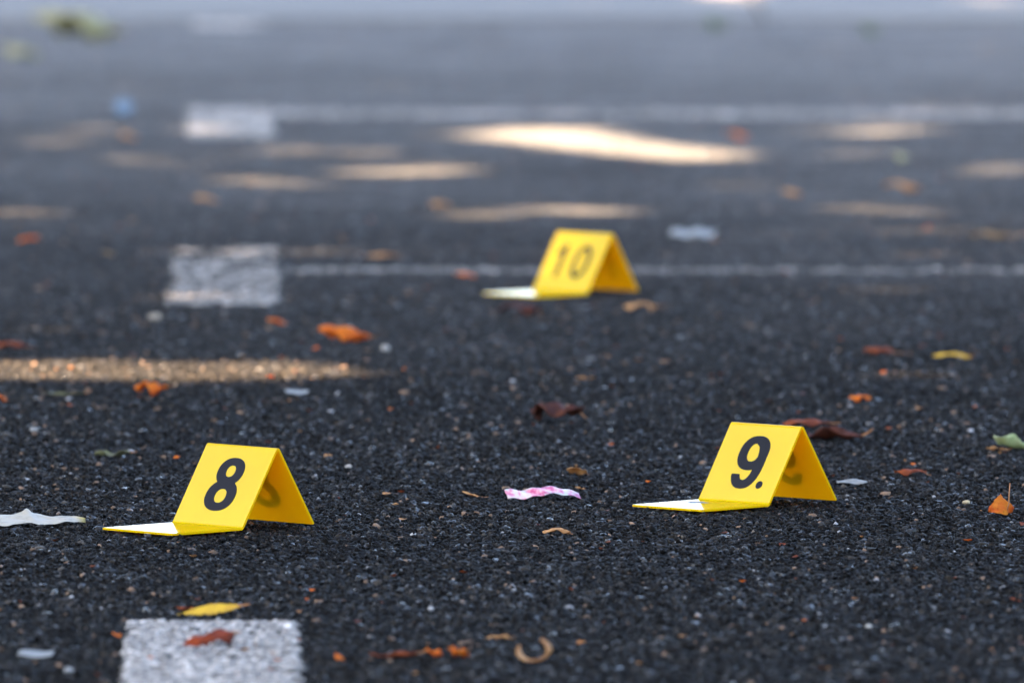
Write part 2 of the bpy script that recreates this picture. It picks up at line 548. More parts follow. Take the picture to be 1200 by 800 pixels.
def sheet(name, pts, nrm_ends, parent, caps, bow=0.0):
    """extrude a profile run across the marker width, with thickness"""
    n = len(pts)
    V, Fc = [], []
    WS = 5
    norms = []
    for k in range(n):
        a = pts[max(0, k - 1)]; b = pts[min(n - 1, k + 1)]
        d = (b - a).normalized()
        nn = Vector((-d.y, d.x))
        if k == 0 and nrm_ends[0] is not None: nn = nrm_ends[0]
        if k == n - 1 and nrm_ends[1] is not None: nn = nrm_ends[1]
        norms.append(nn)
    e = 0.0005
    for side in (1, -1):
        for k in range(n):
            for w in range(WS):
                u = w / (WS - 1)
                p = pts[k] + norms[k] * side * MT / 2
                V.append(((u - .5) * MW, p.x, p.y))
    def I(side, k, w): return (0 if side > 0 else n * WS) + k * WS + w
    for k in range(n - 1):
        for w in range(WS - 1):
            Fc.append((I(1, k, w), I(1, k, w + 1), I(1, k + 1, w + 1), I(1, k + 1, w)))
            Fc.append((I(-1, k, w), I(-1, k + 1, w), I(-1, k + 1, w + 1), I(-1, k, w + 1)))
        Fc.append((I(1, k, 0), I(1, k + 1, 0), I(-1, k + 1, 0), I(-1, k, 0)))
        q = WS - 1
        Fc.append((I(1, k, q), I(-1, k, q), I(-1, k + 1, q), I(1, k + 1, q)))
    for w in range(WS - 1):
        if caps[0]: Fc.append((I(1, 0, w), I(-1, 0, w), I(-1, 0, w + 1), I(1, 0, w + 1)))
        if caps[1]: Fc.append((I(1, n - 1, w), I(1, n - 1, w + 1), I(-1, n - 1, w + 1), I(-1, n - 1, w)))
    return mesh_obj(name, V, Fc, M_YEL, parent)

def seg_normal(a, b):
    d = (b - a).normalized()
    return Vector((-d.y, d.x))

def make_marker(label, px, py, yaw, glyphs, tilt=(0, 0)):
    """px,py: photo place of the centre of the tent's base; yaw: direction of the width axis"""
    g = ground(px, py)
    root = empty('evidence_marker', (g.x, g.y, 0.0050 + MT / 2), yaw)
    root.rotation_euler = (tilt[0], tilt[1], yaw)
    tag(root, label, 'evidence marker', 'yellow numbered markers on the asphalt')
    foot, front, back = arc_profile()
    off = Vector((-MB / 2, 0))
    foot = [p + off for p in foot]; front = [p + off for p in front]; back = [p + off for p in back]
    nf = seg_normal(front[0], front[1]); nb = seg_normal(back[0], back[1])
    sheet('foot_flap', foot, (None, nf), root, (True, False))
    fp = sheet('front_panel', front, (nf, nb), root, (False, False))
    bp = sheet('back_panel', back, (nb, nb), root, (False, True))
    A0, A1 = Vector((-MB / 2, 0)), Vector((0, MH))
    B0 = Vector((MB / 2, 0))
    for nm, fn, w, u0, v0, hh in glyphs:
        vs, fs = glyph(fn, w, 1.0)
        for (bot, top, par, sgn, nn) in ((A0, A1, fp, 1, nf), (B0, A1, bp, -1, nb)):
            ax = (top - bot)
            L = ax.length
            ax = ax / L
            V = []
            for lift in (MT / 2 + .00025, MT / 2 - .0001):
                for (x, y) in vs:
                    q = bot + ax * (v0 * L + y * hh) + nn * lift
                    V.append((sgn * ((u0 - .5) * MW + x * hh), q.x, q.y))
            n = len(vs)
            Fc = [tuple(f) if sgn > 0 else tuple(f) for f in fs]
            # skirt along open edges
            cnt = {}
            for f in fs:
                for k in range(len(f)):
                    e = (f[k], f[(k + 1) % len(f)])
                    cnt[frozenset(e)] = None if frozenset(e) in cnt else e
            for e in cnt.values():
                if e: Fc.append((e[1], e[0], e[0] + n, e[1] + n))
            mesh_obj(nm, V, Fc, M_BLACK, par)
    return root, fp

GH = 0.65 * math.hypot(MB / 2, MH)
mk8, _ = make_marker('yellow folded evidence marker printed with black number 8', 285, 620.5, R(-46), [('number', g8, .74, .505, .185, GH)])
mk9, _ = make_marker('yellow folded evidence marker printed with black number 9 and a dot', 899.5, 593, R(-47), [('number', g9, .74, .50, .175, GH * 1.02), ('dot', gdot, .17, .757, .185, GH)], tilt=(R(.2), R(-.3)))
mk10, _ = make_marker('out of focus yellow folded evidence marker printed with black number 10', 686, 346, R(-45),
    [('number_one', g1, .40, .265, .23, GH * .84), ('number_zero', g0, .66, .66, .23, GH * .84)])
# dull rubbed patch on the foot of the number 9 marker
sc = [(math.cos(t) * .013 * (1 + .3 * math.sin(3 * t + 1)), math.sin(t) * .008 * (1 + .25 * math.cos(4 * t))) for t in np.linspace(0, 2 * math.pi, 22, endpoint=False)]
o = mesh_obj('scuff_mark', [(x - .022, y - MB / 2 - .030, MT / 2 + .0002) for x, y in sc], [tuple(range(22))], M_SCUFF, mk9)

# ------------------------------------------------------------------ fallen leaves and litter
def leaf_mesh(name, L, W, cup, bend, mat, wav=0.12, skew=0.0, tipx=.8, lobes=0.0, nt=16, nu=8, twist=0.0):
    """blade along +Y: cup = roll across (rad), bend = curl along (rad); gives verts"""
    ph = [random.uniform(0, 6.28) for _ in range(6)]
    V = []
    for i in range(nt + 1):
        t = i / nt
        hw = W / 2 * (max(0, math.sin(math.pi * t ** tipx)) ** .75 if 0 < t < 1 else 0.02)
        hw *= 1 + lobes * math.sin(t * 19 + ph[0])
        a = bend * (t - .5)
        if abs(bend) > 1e-3:
            rad = L / bend
            cy, cz = rad * math.sin(a), rad * (1 - math.cos(a))
        else:
            cy, cz = L * (t - .5), 0
        T = Vector((0, math.cos(a), math.sin(a))); N = Vector((0, -math.sin(a), math.cos(a)))
        for j in range(nu + 1):
            u = j / nu * 2 - 1
            c = cup * u * .5 * (1 + .25 * math.sin(t * 5 + ph[1]))
            if abs(cup) > 1e-3:
                rr = 2 * hw / abs(cup) if hw > 0 else 0
                lx = rr * math.sin(abs(c)) * (1 if u > 0 else -1)
                lz = rr * (1 - math.cos(c)) * (1 if cup > 0 else -1)
            else:
                lx, lz = hw * u, 0
            edge = abs(u) ** 1.5
            jag = hw * .10 * random.uniform(-1, 1) if j in (0, nu) else 0
            lz += wav * W * edge * math.sin(t * 9 + ph[2] + (1.7 if u > 0 else 0)) * .5 + wav * W * .25 * math.sin(t * 14 + u * 4 + ph[3])
            tw = twist * (t - .5)
            lx, lz = lx * math.cos(tw) - lz * math.sin(tw), lx * math.sin(tw) + lz * math.cos(tw)
            p = Vector((skew * W * math.sin(t * 3.1), cy, cz)) + Vector((lx + jag, 0, 0)) + N * lz
            V.append(p)
    F = []
    for i in range(nt):
        for j in range(nu):
            a = i * (nu + 1) + j
            F.append((a, a + 1, a + nu + 2, a + nu + 1))
    return V, F

def tube(pts, r0, r1, n=6):
    V, F = [], []
    for k, p in enumerate(pts):
        a = pts[max(0, k - 1)]; b = pts[min(len(pts) - 1, k + 1)]
        d = (b - a).normalized()
        s = d.cross(Vector((0.31, 0.2, .93))).normalized(); q = d.cross(s)
        r = r0 + (r1 - r0) * k / (len(pts) - 1)
        for i in range(n):
            t = 2 * math.pi * i / n
            V.append(p + s * math.cos(t) * r + q * math.sin(t) * r)
    for k in range(len(pts) - 1):
        for i in range(n):
            j = (i + 1) % n
            F.append((k * n + i, k * n + j, (k + 1) * n + j, (k + 1) * n + i))
    F.append(tuple(reversed(range(n)))); F.append(tuple((len(pts) - 1) * n + i for i in range(n)))
    return V, F

REST = 0.0028
def leaf(label, px, py, wpx, mat, yaw=90, aspect=.45, cup=60, bend=40, pitch=0, roll=0, wav=.12, stem=.3, stem_up=0.0,
         flip=False, seed=None, name='fallen_leaf', cat='leaf', stem_mat=None, lobes=0.0, twist=0.0, lift=0.0):
    """py = photo row where it touches the ground; wpx = its length across in photo pixels; yaw 90 = lying across the view"""
    if seed is not None: random.seed(seed)
    g = ground(px, py)
    L = wpx / ppm(py)
    W = L * aspect * 1.25
    V, F = leaf_mesh(name, L, W, R(cup), R(bend), mat, wav=wav, lobes=lobes, twist=R(twist))
    if flip: V = [Vector((v.x, v.y, -v.z)) for v in V]
    E = (Matrix.Rotation(R(yaw), 4, 'Z') @ Matrix.Rotation(R(pitch), 4, 'X') @ Matrix.Rotation(R(roll), 4, 'Y'))
    nu = 8
    base, nxt = V[nu // 2].copy(), V[(nu + 1) + nu // 2].copy()
    V = [E @ v for v in V]
    zmin = min(v.z for v in V)
    V = [v - Vector((0, 0, zmin)) for v in V]
    root = empty(name, (g.x, g.y, REST + lift))
    tag(root, label, cat, 'fallen leaves on the asphalt')
    b = mesh_obj('blade', V, F, mat, root, True)
    sol = b.modifiers.new('thickness', 'SOLIDIFY'); sol.thickness = max(.00035, L * .006); sol.offset = 0
    if stem > 0:
        b0, b1 = V[nu // 2], V[(nu + 1) * 2 + nu // 2]
        d = (b0 - b1).normalized()
        d = (d + Vector((0, 0, stem_up))).normalized()
        pts = [b1 * .6 + b0 * .4 + Vector((0, 0, .0002))]
        p = b0.copy(); pts.append(p.copy())
        for k in range(5):
            d = (d + Vector((random.uniform(-.2, .2), random.uniform(-.2, .2), random.uniform(-.05, .1)))).normalized()
            p = p + d * L * stem / 5
            p.z = max(p.z, L * .012)
            pts.append(p.copy())
        sv, sf = tube(pts, L * .016, L * .011)
        mesh_obj('stem', sv, sf, stem_mat or STEM, root, True)
    return root

# in the sharp band, near to far
leaf('tan curled dry leaf lying in front of the pink ticket', 652, 629, 34, TAN, 84, .35, 95, 60, wav=.25, stem=.15, flip=True, seed=11)
leaf('tan leaf fragment behind the pink ticket', 676, 560, 26, TAN, 105, .6, 60, 50, pitch=12, roll=25, stem=.1, flip=True, seed=12)
leaf('tiny pale twig-like leaf scrap left of the pink ticket', 552, 585, 24, TAN, 70, .28, 80, 30, pitch=14, stem=.4, seed=13)
leaf('tiny ochre crumb of leaf just behind the pink ticket', 680, 576, 13, TAN, 70, .5, 60, 30, pitch=8, stem=0, seed=14)
leaf('bright orange crumpled leaf standing with an upright stem at the right edge', 1175, 607, 30, RED, 12, .78, 100, 40, pitch=52, roll=6, wav=.22, stem=.0, seed=15, lobes=.08, flip=True)
g = ground(1181, 604)
leaf('green leaf with a tan tip at the right edge', 1186, 530, 52, GREEN, 116, .5, 90, 40, pitch=16, roll=24, wav=.15, stem=.25, seed=16)
leaf('tan curled leaf tip touching the green leaf at the right edge', 1168, 531, 26, TAN, 95, .4, 90, 30, stem=.2, pitch=6, seed=17)
leaf('rust brown leaf right of the number 9 marker', 1067, 560, 38, RUST, 92, .4, 100, 50, wav=.2, stem=.2, flip=True, seed=18)
leaf('long dark brown leaf behind the number 9 marker', 972, 518, 78, DARKB, 84, .36, 100, 20, wav=.25, stem=.2, seed=19)
leaf('rust leaf just over the ridge of the number 9 marker', 945, 503, 58, RUST, 96, .35, 80, 40, wav=.2, stem=.2, flip=True, seed=20)
leaf('dark brown crumpled leaf between the number 10 marker and the pink ticket', 652, 496, 62, DARKB, 88, .45, 110, 70, wav=.45, stem=.15, flip=True, seed=21, lobes=.2)
leaf('olive dry leaf behind the number 8 marker', 132, 538, 42, OLIVE, 95, .4, 80, 40, wav=.25, stem=.2, seed=22)
leaf('small dark leaf scrap between the number 8 marker and the orange leaf', 309, 474, 13, DARKB, 95, .5, 80, 40, stem=0, pitch=10, seed=23)
# near, out of focus
leaf('yellow pointed leaf lying behind the white painted block nearest the viewer', 246, 723, 78, YELL, 99, .17, 30, 6, pitch=-7, wav=.05, stem=.12, seed=24, roll=-30)
leaf('small brown leaf tucked under the tip of the yellow pointed leaf', 217, 719, 24, RUST, 80, .5, 80, 40, stem=0, pitch=8, seed=25)
leaf('red brown curled leaf lying on the white painted block', 244, 762, 66, DRED, 102, .40, 90, 45, pitch=-13, roll=-24, wav=.22, stem=.1, seed=26, flip=True, lift=.001)
leaf('tiny orange leaf scrap on the white painted block', 177, 778, 12, ORANGE, 60, .6, 60, 30, pitch=15, stem=0, seed=27, lift=.001)
leaf('tiny orange leaf scrap at the corner of the white painted block', 136, 750, 12, ORANGE, 60, .7, 60, 30, pitch=25, stem=0, seed=28)
leaf('tan rolled leaf left of the ring shaped leaf', 584, 752, 28, TAN, 92, .42, 280, 10, wav=.05, stem=.2, seed=29)
leaf('small orange scrap right of the white painted block', 397, 778, 18, ORANGE, 40, .6, 80, 60, pitch=30, stem=.2, seed=30)
leaf('thin dark brown leaf with an orange end near the bottom edge', 462, 774, 58, RUST, 97, .2, 120, 40, wav=.2, stem=.2, seed=31)
leaf('orange leaf scrap, left one of the pair at the bottom edge', 508, 772, 22, ORANGE, 70, .7, 110, 70, pitch=20, wav=.3, stem=.1, seed=32)
leaf('red orange crumpled leaf, right one of the pair at the bottom edge', 536, 776, 30, RED, 115, .7, 120, 80, pitch=18, wav=.35, stem=.3, seed=33)
leaf('small rust leaf bit near the lower right edge', 1190, 708, 14, RUST, 85, .6, 80, 60, pitch=15, stem=0, seed=34)
# farther, out of focus
leaf('bright orange curled leaf in the middle distance left of the number 10 marker', 405, 403, 64, ORANGE, 80, .46, 170, 50, pitch=10, roll=10, wav=.2, stem=.1, flip=True, seed=35)
leaf('small orange leaf just left of the big orange curled leaf', 325, 383, 25, ORANGE, 110, .6, 90, 60, pitch=14, stem=.1, flip=True, seed=36)
leaf('orange crumpled leaf under the long sunlit streak at left', 177, 467, 40, ORANGE, 94, .5, 120, 70, wav=.4, stem=.2, flip=True, seed=37, lobes=.2)
leaf('rust orange leaf at the left edge over the long sunlit streak', 14, 411, 42, RUST, 88, .4, 110, 60, wav=.2, stem=.2, flip=True, seed=38)
leaf('bright orange leaf cut by the left edge under the sunlit streak', -1, 474, 26, ORANGE, 110, .7, 100, 70, pitch=20, stem=0, flip=True, seed=39)
leaf('thin dark olive leaf between the left edge and the orange crumpled leaf', 76, 466, 54, OLIVE, 88, .15, 90, 30, wav=.15, stem=.1, seed=40)
leaf('yellow leaf on the asphalt at right, beside a rust leaf', 1115, 423, 46, YELL, 86, .30, 110, 40, wav=.15, stem=.1, flip=True, seed=41)
leaf('rust leaf left of the yellow leaf at right', 1030, 417, 36, RUST, 100, .45, 100, 60, wav=.25, stem=1.2, flip=True, seed=42)
leaf('small orange leaf nearer than the rust leaf at right', 1008, 474, 26, ORANGE, 90, .5, 100, 50, wav=.3, stem=.1, flip=True, seed=43)
leaf('tan leaf far left beyond the short sunlit streaks', 242, 240, 30, TAN, 90, .6, 100, 60, pitch=14, stem=.1, flip=True, seed=44)
leaf('brown leaf near the left edge in the blurred distance', 32, 286, 30, ORANGE, 70, .5, 100, 60, pitch=-10, stem=.1, flip=True, seed=45)
leaf('ochre leaf left of the faded white painted block', 128, 302, 18, OCHRE, 90, .7, 100, 60, pitch=14, stem=0, flip=True, seed=46)
leaf('orange leaf lying on the thin white line left of the number 10 marker', 546, 328, 26, ORANGE, 90, .6, 100, 60, pitch=10, stem=.1, flip=True, seed=47)
leaf('dark brown leaf in front of the foot of the number 10 marker', 608, 373, 52, DARKB, 90, .4, 110, 60, wav=.3, stem=.1, flip=True, seed=48)
leaf('tan and orange leaf in front of the right side of the number 10 marker', 750, 367, 38, TAN, 92, .4, 110, 60, wav=.3, stem=.3, flip=True, seed=49)
leaf('tan leaf at right beyond the number 10 marker', 1057, 228, 44, TAN, 86, .45, 110, 50, wav=.2, stem=.1, flip=True, seed=50, pitch=6)
leaf('tan leaf scrap in the distance left of the number 10 marker', 517, 246, 28, TAN, 90, .6, 110, 60, pitch=8, stem=0, flip=True, seed=51)
leaf('ochre leaf at the right edge in the blurred distance', 1160, 282, 46, OCHRE, 86, .35, 100, 40, wav=.2, stem=.1, flip=True, seed=52)
leaf('yellow green leaf at the right end of the bright sunlit streak', 1056, 192, 24, YGREEN, 90, .8, 100, 50, pitch=15, stem=0, flip=True, seed=53)
leaf('orange leaf just past the bright sunlit streak', 864, 166, 28, ORANGE, 90, .7, 100, 50, pitch=12, stem=0, flip=True, seed=54)
leaf('tan leaf right of and beyond the number 10 marker', 928, 232, 26, TAN, 90, .6, 100, 50, pitch=10, stem=0, flip=True, seed=55)
leaf('tan leaf scrap between the big orange leaf and the number 10 marker', 448, 304, 38, TAN, 90, .35, 100, 40, stem=0, flip=True, seed=56)
leaf('tan leaf scrap right below the number 10 marker', 686, 447, 22, TAN, 90, .35, 90, 40, stem=0, seed=57)
leaf('small ochre scrap right of centre', 779, 428, 12, TAN, 90, .7, 80, 40, pitch=12, stem=0, seed=58)
leaf('yellow leaf by the white bar at top left, right one of the pair', 92, 50, 105, YGREEN, 95, .5, 120, 50, pitch=10, roll=15, wav=.2, stem=.1, flip=True, seed=59)
leaf('yellow leaf by the left edge at the top, left one of the pair', 25, 72, 46, YGREEN, 85, .6, 120, 50, pitch=14, wav=.2, stem=.1, flip=True, seed=60)
leaf('tan leaf in the sunlit patch by the blue cap', 152, 166, 22, TAN, 90, .8, 90, 50, pitch=18, stem=0, flip=True, seed=61)

# the stem that stands up out of the orange leaf at the right edge
lf = [o for o in bpy.data.objects if o.get('label', '').startswith('bright orange crumpled leaf standing')][0]
s = 1.0 / ppm(605)
pts = [Vector((4, -2, 2)) * s, Vector((7, -2, 14)) * s, Vector((7.5, -1, 26)) * s, Vector((8.5, 0, 38)) * s]
sv, sf = tube(pts, .0007, .0005)
mesh_obj('stem', sv, sf, STEM, lf, True)

# ---- paper and plastic litter
def noise1(x, k): return math.sin(x * k[0] + k[1]) + .5 * math.sin(x * k[2] + k[3])

def mat_ticket():
    a = NT('printed_paper')
    tc = a.node('ShaderNodeTexCoord')
    mp = a.node('ShaderNodeMapping'); mp.inputs['Scale'].default_value = (1, .35, 1)
    a.link(tc.outputs['Object'], mp.inputs['Vector'])
    n1 = a.noise(mp.outputs['Vector'], 140.0, 3.0)
    n2 = a.noise(tc.outputs['Object'], 45.0, 2.0)
    base = a.ramp(n1.outputs['Fac'], [(0.36, (.42, .02, .12)), (0.47, (.58, .18, .24)), (0.54, (.52, .38, .33)), (0.7, (.56, .48, .40))])
    blue = a.ramp(n2.outputs['Fac'], [(0.5, (1, 1, 1)), (0.62, (.72, .95, .98))])
    sx = a.node('ShaderNodeSeparateXYZ'); a.link(tc.outputs['Object'], sx.inputs[0])
    ab = a.node('ShaderNodeMath', operation='ABSOLUTE'); a.link(sx.outputs['Y'], ab.inputs[0])
    gt = a.node('ShaderNodeMath', operation='GREATER_THAN'); gt.inputs[1].default_value = .0205; a.link(ab.outputs[0], gt.inputs[0])
    mx = a.node('ShaderNodeMix', data_type='RGBA')
    a.link(gt.outputs[0], mx.inputs['Factor'])
    a.link(a.mul(base.outputs['Color'], blue.outputs['Color']), mx.inputs['A'])
    mx.inputs['B'].default_value = (.48, .03, .14, 1)
    a.link(mx.outputs['Result'], a.bsdf.inputs['Base Color'])
    a.set(Roughness=.4)
    return a.m

def paper(name, label, px, py, L, W, yaw, mat, shape, rest=.004, nx=26, ny=10, cat='paper', outline=None, thick=.0003):
    g = ground(px, py)
    V, F = [], []
    for i in range(nx + 1):
        for j in range(ny + 1):
            x = (i / nx - .5) * L; y = (j / ny - .5) * W
            if outline: y = outline(i / nx, y)
            V.append(Vector((x, y, shape(i / nx, j / ny))))
    z0 = min(v.z for v in V)
    for v in V: v.z -= z0
    for i in range(nx):
        for j in range(ny):
            a = i * (ny + 1) + j
            F.append((a, a + ny + 1, a + ny + 2, a + 1))
    o = mesh_obj(name, V, F, mat, None, True)
    o.location = (g.x, g.y, rest); o.rotation_euler = (0, 0, R(yaw))
    so = o.modifiers.new('thickness', 'SOLIDIFY'); so.thickness = thick; so.offset = 0
    tag(o, label, cat)
    return o

paper('paper_ticket', 'crumpled pink and white printed ticket between the numbers 8 and 9 markers', 636, 588, .074, .029, 7, mat_ticket(),
      lambda u, v: .0045 * max(0, math.sin(max(0, (u - .25) / .75) * math.pi)) ** 1.2 + .0072 * v * (1 - .5 * u) + .0009 * math.sin(u * 23 + v * 6), cat='ticket')

def mat_film(name, col, tip):
    a = NT(name)
    tc = a.node('ShaderNodeTexCoord')
    n1 = a.noise(tc.outputs['Object'], 120.0, 4.0, .65)
    r = a.ramp(n1.outputs['Fac'], [(0.28, tuple(c * .72 for c in col)), (0.45, col), (0.8, tuple(min(.9, c * 1.08) for c in col))])
    sx = a.node('ShaderNodeSeparateXYZ'); a.link(tc.outputs['Object'], sx.inputs[0])
    mr = a.node('ShaderNodeMapRange'); mr.inputs['From Min'].default_value = .048; mr.inputs['From Max'].default_value = .056
    a.link(sx.outputs['X'], mr.inputs['Value'])
    mx = a.node('ShaderNodeMix', data_type='RGBA')
    a.link(mr.outputs[0], mx.inputs['Factor']); a.link(r.outputs['Color'], mx.inputs['A'])
    mx.inputs['B'].default_value = (*tip, 1)
    a.link(mx.outputs['Result'], a.bsdf.inputs['Base Color'])
    a.set(Roughness=.45)
    a.bump(n1.outputs['Fac'], .6, .002)
    tr = a.node('ShaderNodeBsdfTranslucent'); a.link(mx.outputs['Result'], tr.inputs['Color'])
    ms = a.node('ShaderNodeMixShader'); ms.inputs[0].default_value = .3
    a.link(a.bsdf.outputs[0], ms.inputs[1]); a.link(tr.outputs[0], ms.inputs[2]); a.link(ms.outputs[0], a.out.inputs['Surface'])
    return a.m
M_FILM = mat_film('white_film', (.50, .45, .35), (.40, .32, .10))
kk = (9, .4, 23, 1.2)
paper('tissue_scrap', 'crumpled white tissue scrap with a yellowed tip at the left edge', 32, 618, .115, .05, 12, M_FILM,
      lambda u, v: .0075 * (1 - abs(u - .45) * 1.2) * v + .0012 * math.sin(u * 17 + v * 5) * math.sin(v * 7 + 1) + .0004 * math.sin(u * 41 + v * 13) + (.004 * math.exp(-((u - .53) / .03) ** 2) * v),
      nx=44, ny=14, cat='tissue', outline=lambda u, y: y * (1 - .96 * max(0, (u - .40) / .60) ** 2.0) * (1 + .12 * noise1(u, kk)))
M_SCR = mat_film('pale_scrap', (.24, .23, .20), (.2, .2, .2))
paper('paper_scrap', 'small pale paper scrap right of the number 9 marker', 998, 571, .031, .022, 4, M_SCR,
      lambda u, v: .0022 * v + .001 * math.sin(u * 7 + v * 4), nx=16, ny=6, outline=lambda u, y: y * (1 - .5 * abs(2 * u - 1) ** 2) * (1 + .15 * noise1(u, kk)))
paper('paper_scrap', 'white paper scrap beyond and right of the number 10 marker', 812, 281, .064, .07, -4, M_SCR,
      lambda u, v: .007 * v + .002 * math.sin(u * 13), nx=16, ny=6, outline=lambda u, y: y * (1 - .5 * abs(2 * u - 1) ** 2))
paper('paper_scrap', 'grey paper scrap in the bottom left corner', 42, 774, .030, .03, -6, M_SCR,
      lambda u, v: .003 * v + .0008 * math.sin(u * 6 + 1), nx=16, ny=6, outline=lambda u, y: y * (1 - .5 * abs(2 * u - 1) ** 2))
paper('paper_scrap', 'narrow pale paper scrap behind the number 8 marker', 348, 465, .026, .03, 3, M_SCR,
      lambda u, v: .0022 * v + .0008 * math.sin(u * 6 + 1), nx=16, ny=6, outline=lambda u, y: y * (1 - .5 * abs(2 * u - 1) ** 2))

# ring shaped dry leaf at the bottom
def ring_leaf():
    g = ground(626, 779)
    s = 1.0 / ppm(779)
    root = empty('fallen_leaf', (g.x, g.y, REST))
    tag(root, 'dry tan leaf curled into an open ring near the bottom edge', 'leaf', 'fallen leaves on the asphalt')
    V, F = [], []
    n, m = 30, 5
    for i in range(n + 1):
        t = i / n
        a = R(-192 + 252 * t)
        w = (8 + 16 * max(0, math.sin(math.pi * t)) ** .6) * s
        r = 17 * s * (1 + .06 * math.sin(5 * t))
        for j in range(m + 1):
            v = j / m - .5
            V.append(Vector((math.cos(a) * (r * 1.08) + v * w * .25, v * w + .004 * math.sin(3 * t), math.sin(a) * r * .86 + r * .86 + .0008 * math.sin(9 * t + v * 5))))
    z0 = min(v.z for v in V)
    for v in V: v.z -= z0
    for i in range(n):
        for j in range(m):
            a = i * (m + 1) + j
            F.append((a, a + 1, a + m + 2, a + m + 1))
    b = mesh_obj('blade', V, F, TAN, root, True)
    so = b.modifiers.new('thickness', 'SOLIDIFY'); so.thickness = .0013; so.offset = 0
ring_leaf()

# blue bottle cap far left
def bottle_cap():
    g = ground(145, 140)
    root = empty('bottle_cap', (g.x, g.y, .003))
    root.rotation_euler = (R(58), 0, R(12))
    tag(root, 'small blurred blue bottle cap far left', 'bottle cap')
    mb = mat_plain('blue_plastic', (.12, .17, .22), .5, .1)
    n, r, h = 48, .0155, .013
    V, F = [], []
    prof = [(r * .8, 0), (r * .92, 0), (r, .001), (r, h * .85), (r * .9, h), (0.0001, h)]
    for k, (rr, z) in enumerate(prof):
        for i in range(n):
            t = 2 * math.pi * i / n
            q = rr * (1 + (.025 if (i % 2 and 2 <= k <= 3) else 0))
            V.append((q * math.cos(t), q * math.sin(t) + r, z))
    for k in range(len(prof) - 1):
        for i in range(n):
            j = (i + 1) % n
            F.append((k * n + i, k * n + j, (k + 1) * n + j, (k + 1) * n + i))
    mesh_obj('cap_shell', V, F, mb, root)
    V2 = [(math.cos(2 * math.pi * i / n) * r * .8, math.sin(2 * math.pi * i / n) * r * .8 + r, z) for z in (0, h * .8) for i in range(n)]
    F2 = [(i, n + i, n + (i + 1) % n, (i + 1) % n) for i in range(n)] + [tuple(range(n, 2 * n))]
    mesh_obj('cap_liner', V2, F2, mb, root)
bottle_cap()

# loose pale pebbles
def pebble(label, px, py, wpx, col):
    g = ground(px, py)
    r = wpx / ppm(py) / 2
    m = 3
    import bmesh
    bm = bmesh.new()
    bmesh.ops.create_icosphere(bm, subdivisions=2, radius=1)
    k = [random.uniform(0, 6) for _ in range(3)]
    for v in bm.verts:
        f = 1 + .16 * math.sin(3 * v.co.x + k[0]) + .12 * math.sin(4 * v.co.y + k[1]) + random.uniform(-.05, .05)
        v.co = Vector((v.co.x * r * f, v.co.y * r * .85 * f, v.co.z * r * .7 * f))
    me = bpy.data.meshes.new('pebble'); bm.to_mesh(me); bm.free()
    me.materials.append(mat_plain('pebble_stone', tuple(c * .5 * k for c, k in zip(col, (1.05, 1, .92))), .8, .3, 300))
    o = bpy.data.objects.new('pebble', me); COL.objects.link(o)
    o.location = (g.x, g.y, .002 + r * .6)
    tag(o, label, 'pebble', 'loose pebbles')
pebble('pale round pebble by the big orange curled leaf', 452, 414, 12, (.5, .48, .45))
pebble('white pebble in the sharp band right of the number 8 marker', 408, 551, 8, (.55, .52, .48))
pebble('cream pebble in front of the orange leaf at the right edge', 1132, 593, 8, (.62, .5, .3))
pebble('round pale pebble at the left edge under the olive leaf', 40, 508, 9, (.45, .45, .44))
pebble('whitish pebble near the left edge in the blurred foreground', 81, 791, 11, (.42, .44, .45))
pebble('pale pebble at lower centre beyond the rolled tan leaf', 505, 718, 8, (.6, .6, .6))
pebble('cream pebble left of the faded white painted block', 181, 377, 13, (.5, .44, .36))
pebble('pale pebble at lower right in the blurred foreground', 1018, 739, 8, (.6, .58, .52))

# crumbs of leaf, too many to count
def crumbs():
    V, F, cols = [], [], []
    n = 1300
    y = 8.5 + rng.random(n) ** 1.3 * 15
    x = rng.uniform(-1.6, 1.6, n)
    for i in range(n):
        s = random.uniform(.0014, .0046)
        a = random.uniform(0, 6.28); t = random.uniform(-.5, .5)
        M = Matrix.Translation((x[i], y[i], .0045)) @ Matrix.Rotation(a, 4, 'Z') @ Matrix.Rotation(t, 4, 'X')
        q = [Vector((-s, -s * .6, 0)), Vector((s, -s * .4, .0008)), Vector((s * .8, s * .6, 0)), Vector((-s * .7, s * .7, .001)), Vector((0, 0, -.0012))]
        k = len(V)
        V += [M @ p for p in q]
        F += [(k, k + 1, k + 2, k + 3), (k + 1, k, k + 4), (k + 2, k + 1, k + 4), (k + 3, k + 2, k + 4), (k, k + 3, k + 4)]
    o = mesh_obj('leaf_crumbs', V, F, None)
    for m in (TAN, RUST, ORANGE, BROWN): o.data.materials.append(m)
    idx = np.repeat(rng.choice(4, n, p=[.27, .26, .10, .37]), 5).astype(np.int32)
    o.data.polygons.foreach_set('material_index', idx)
    tag(o, 'tiny crumbs of dry leaf strewn over the asphalt', 'leaf crumbs', kind='stuff')
crumbs()

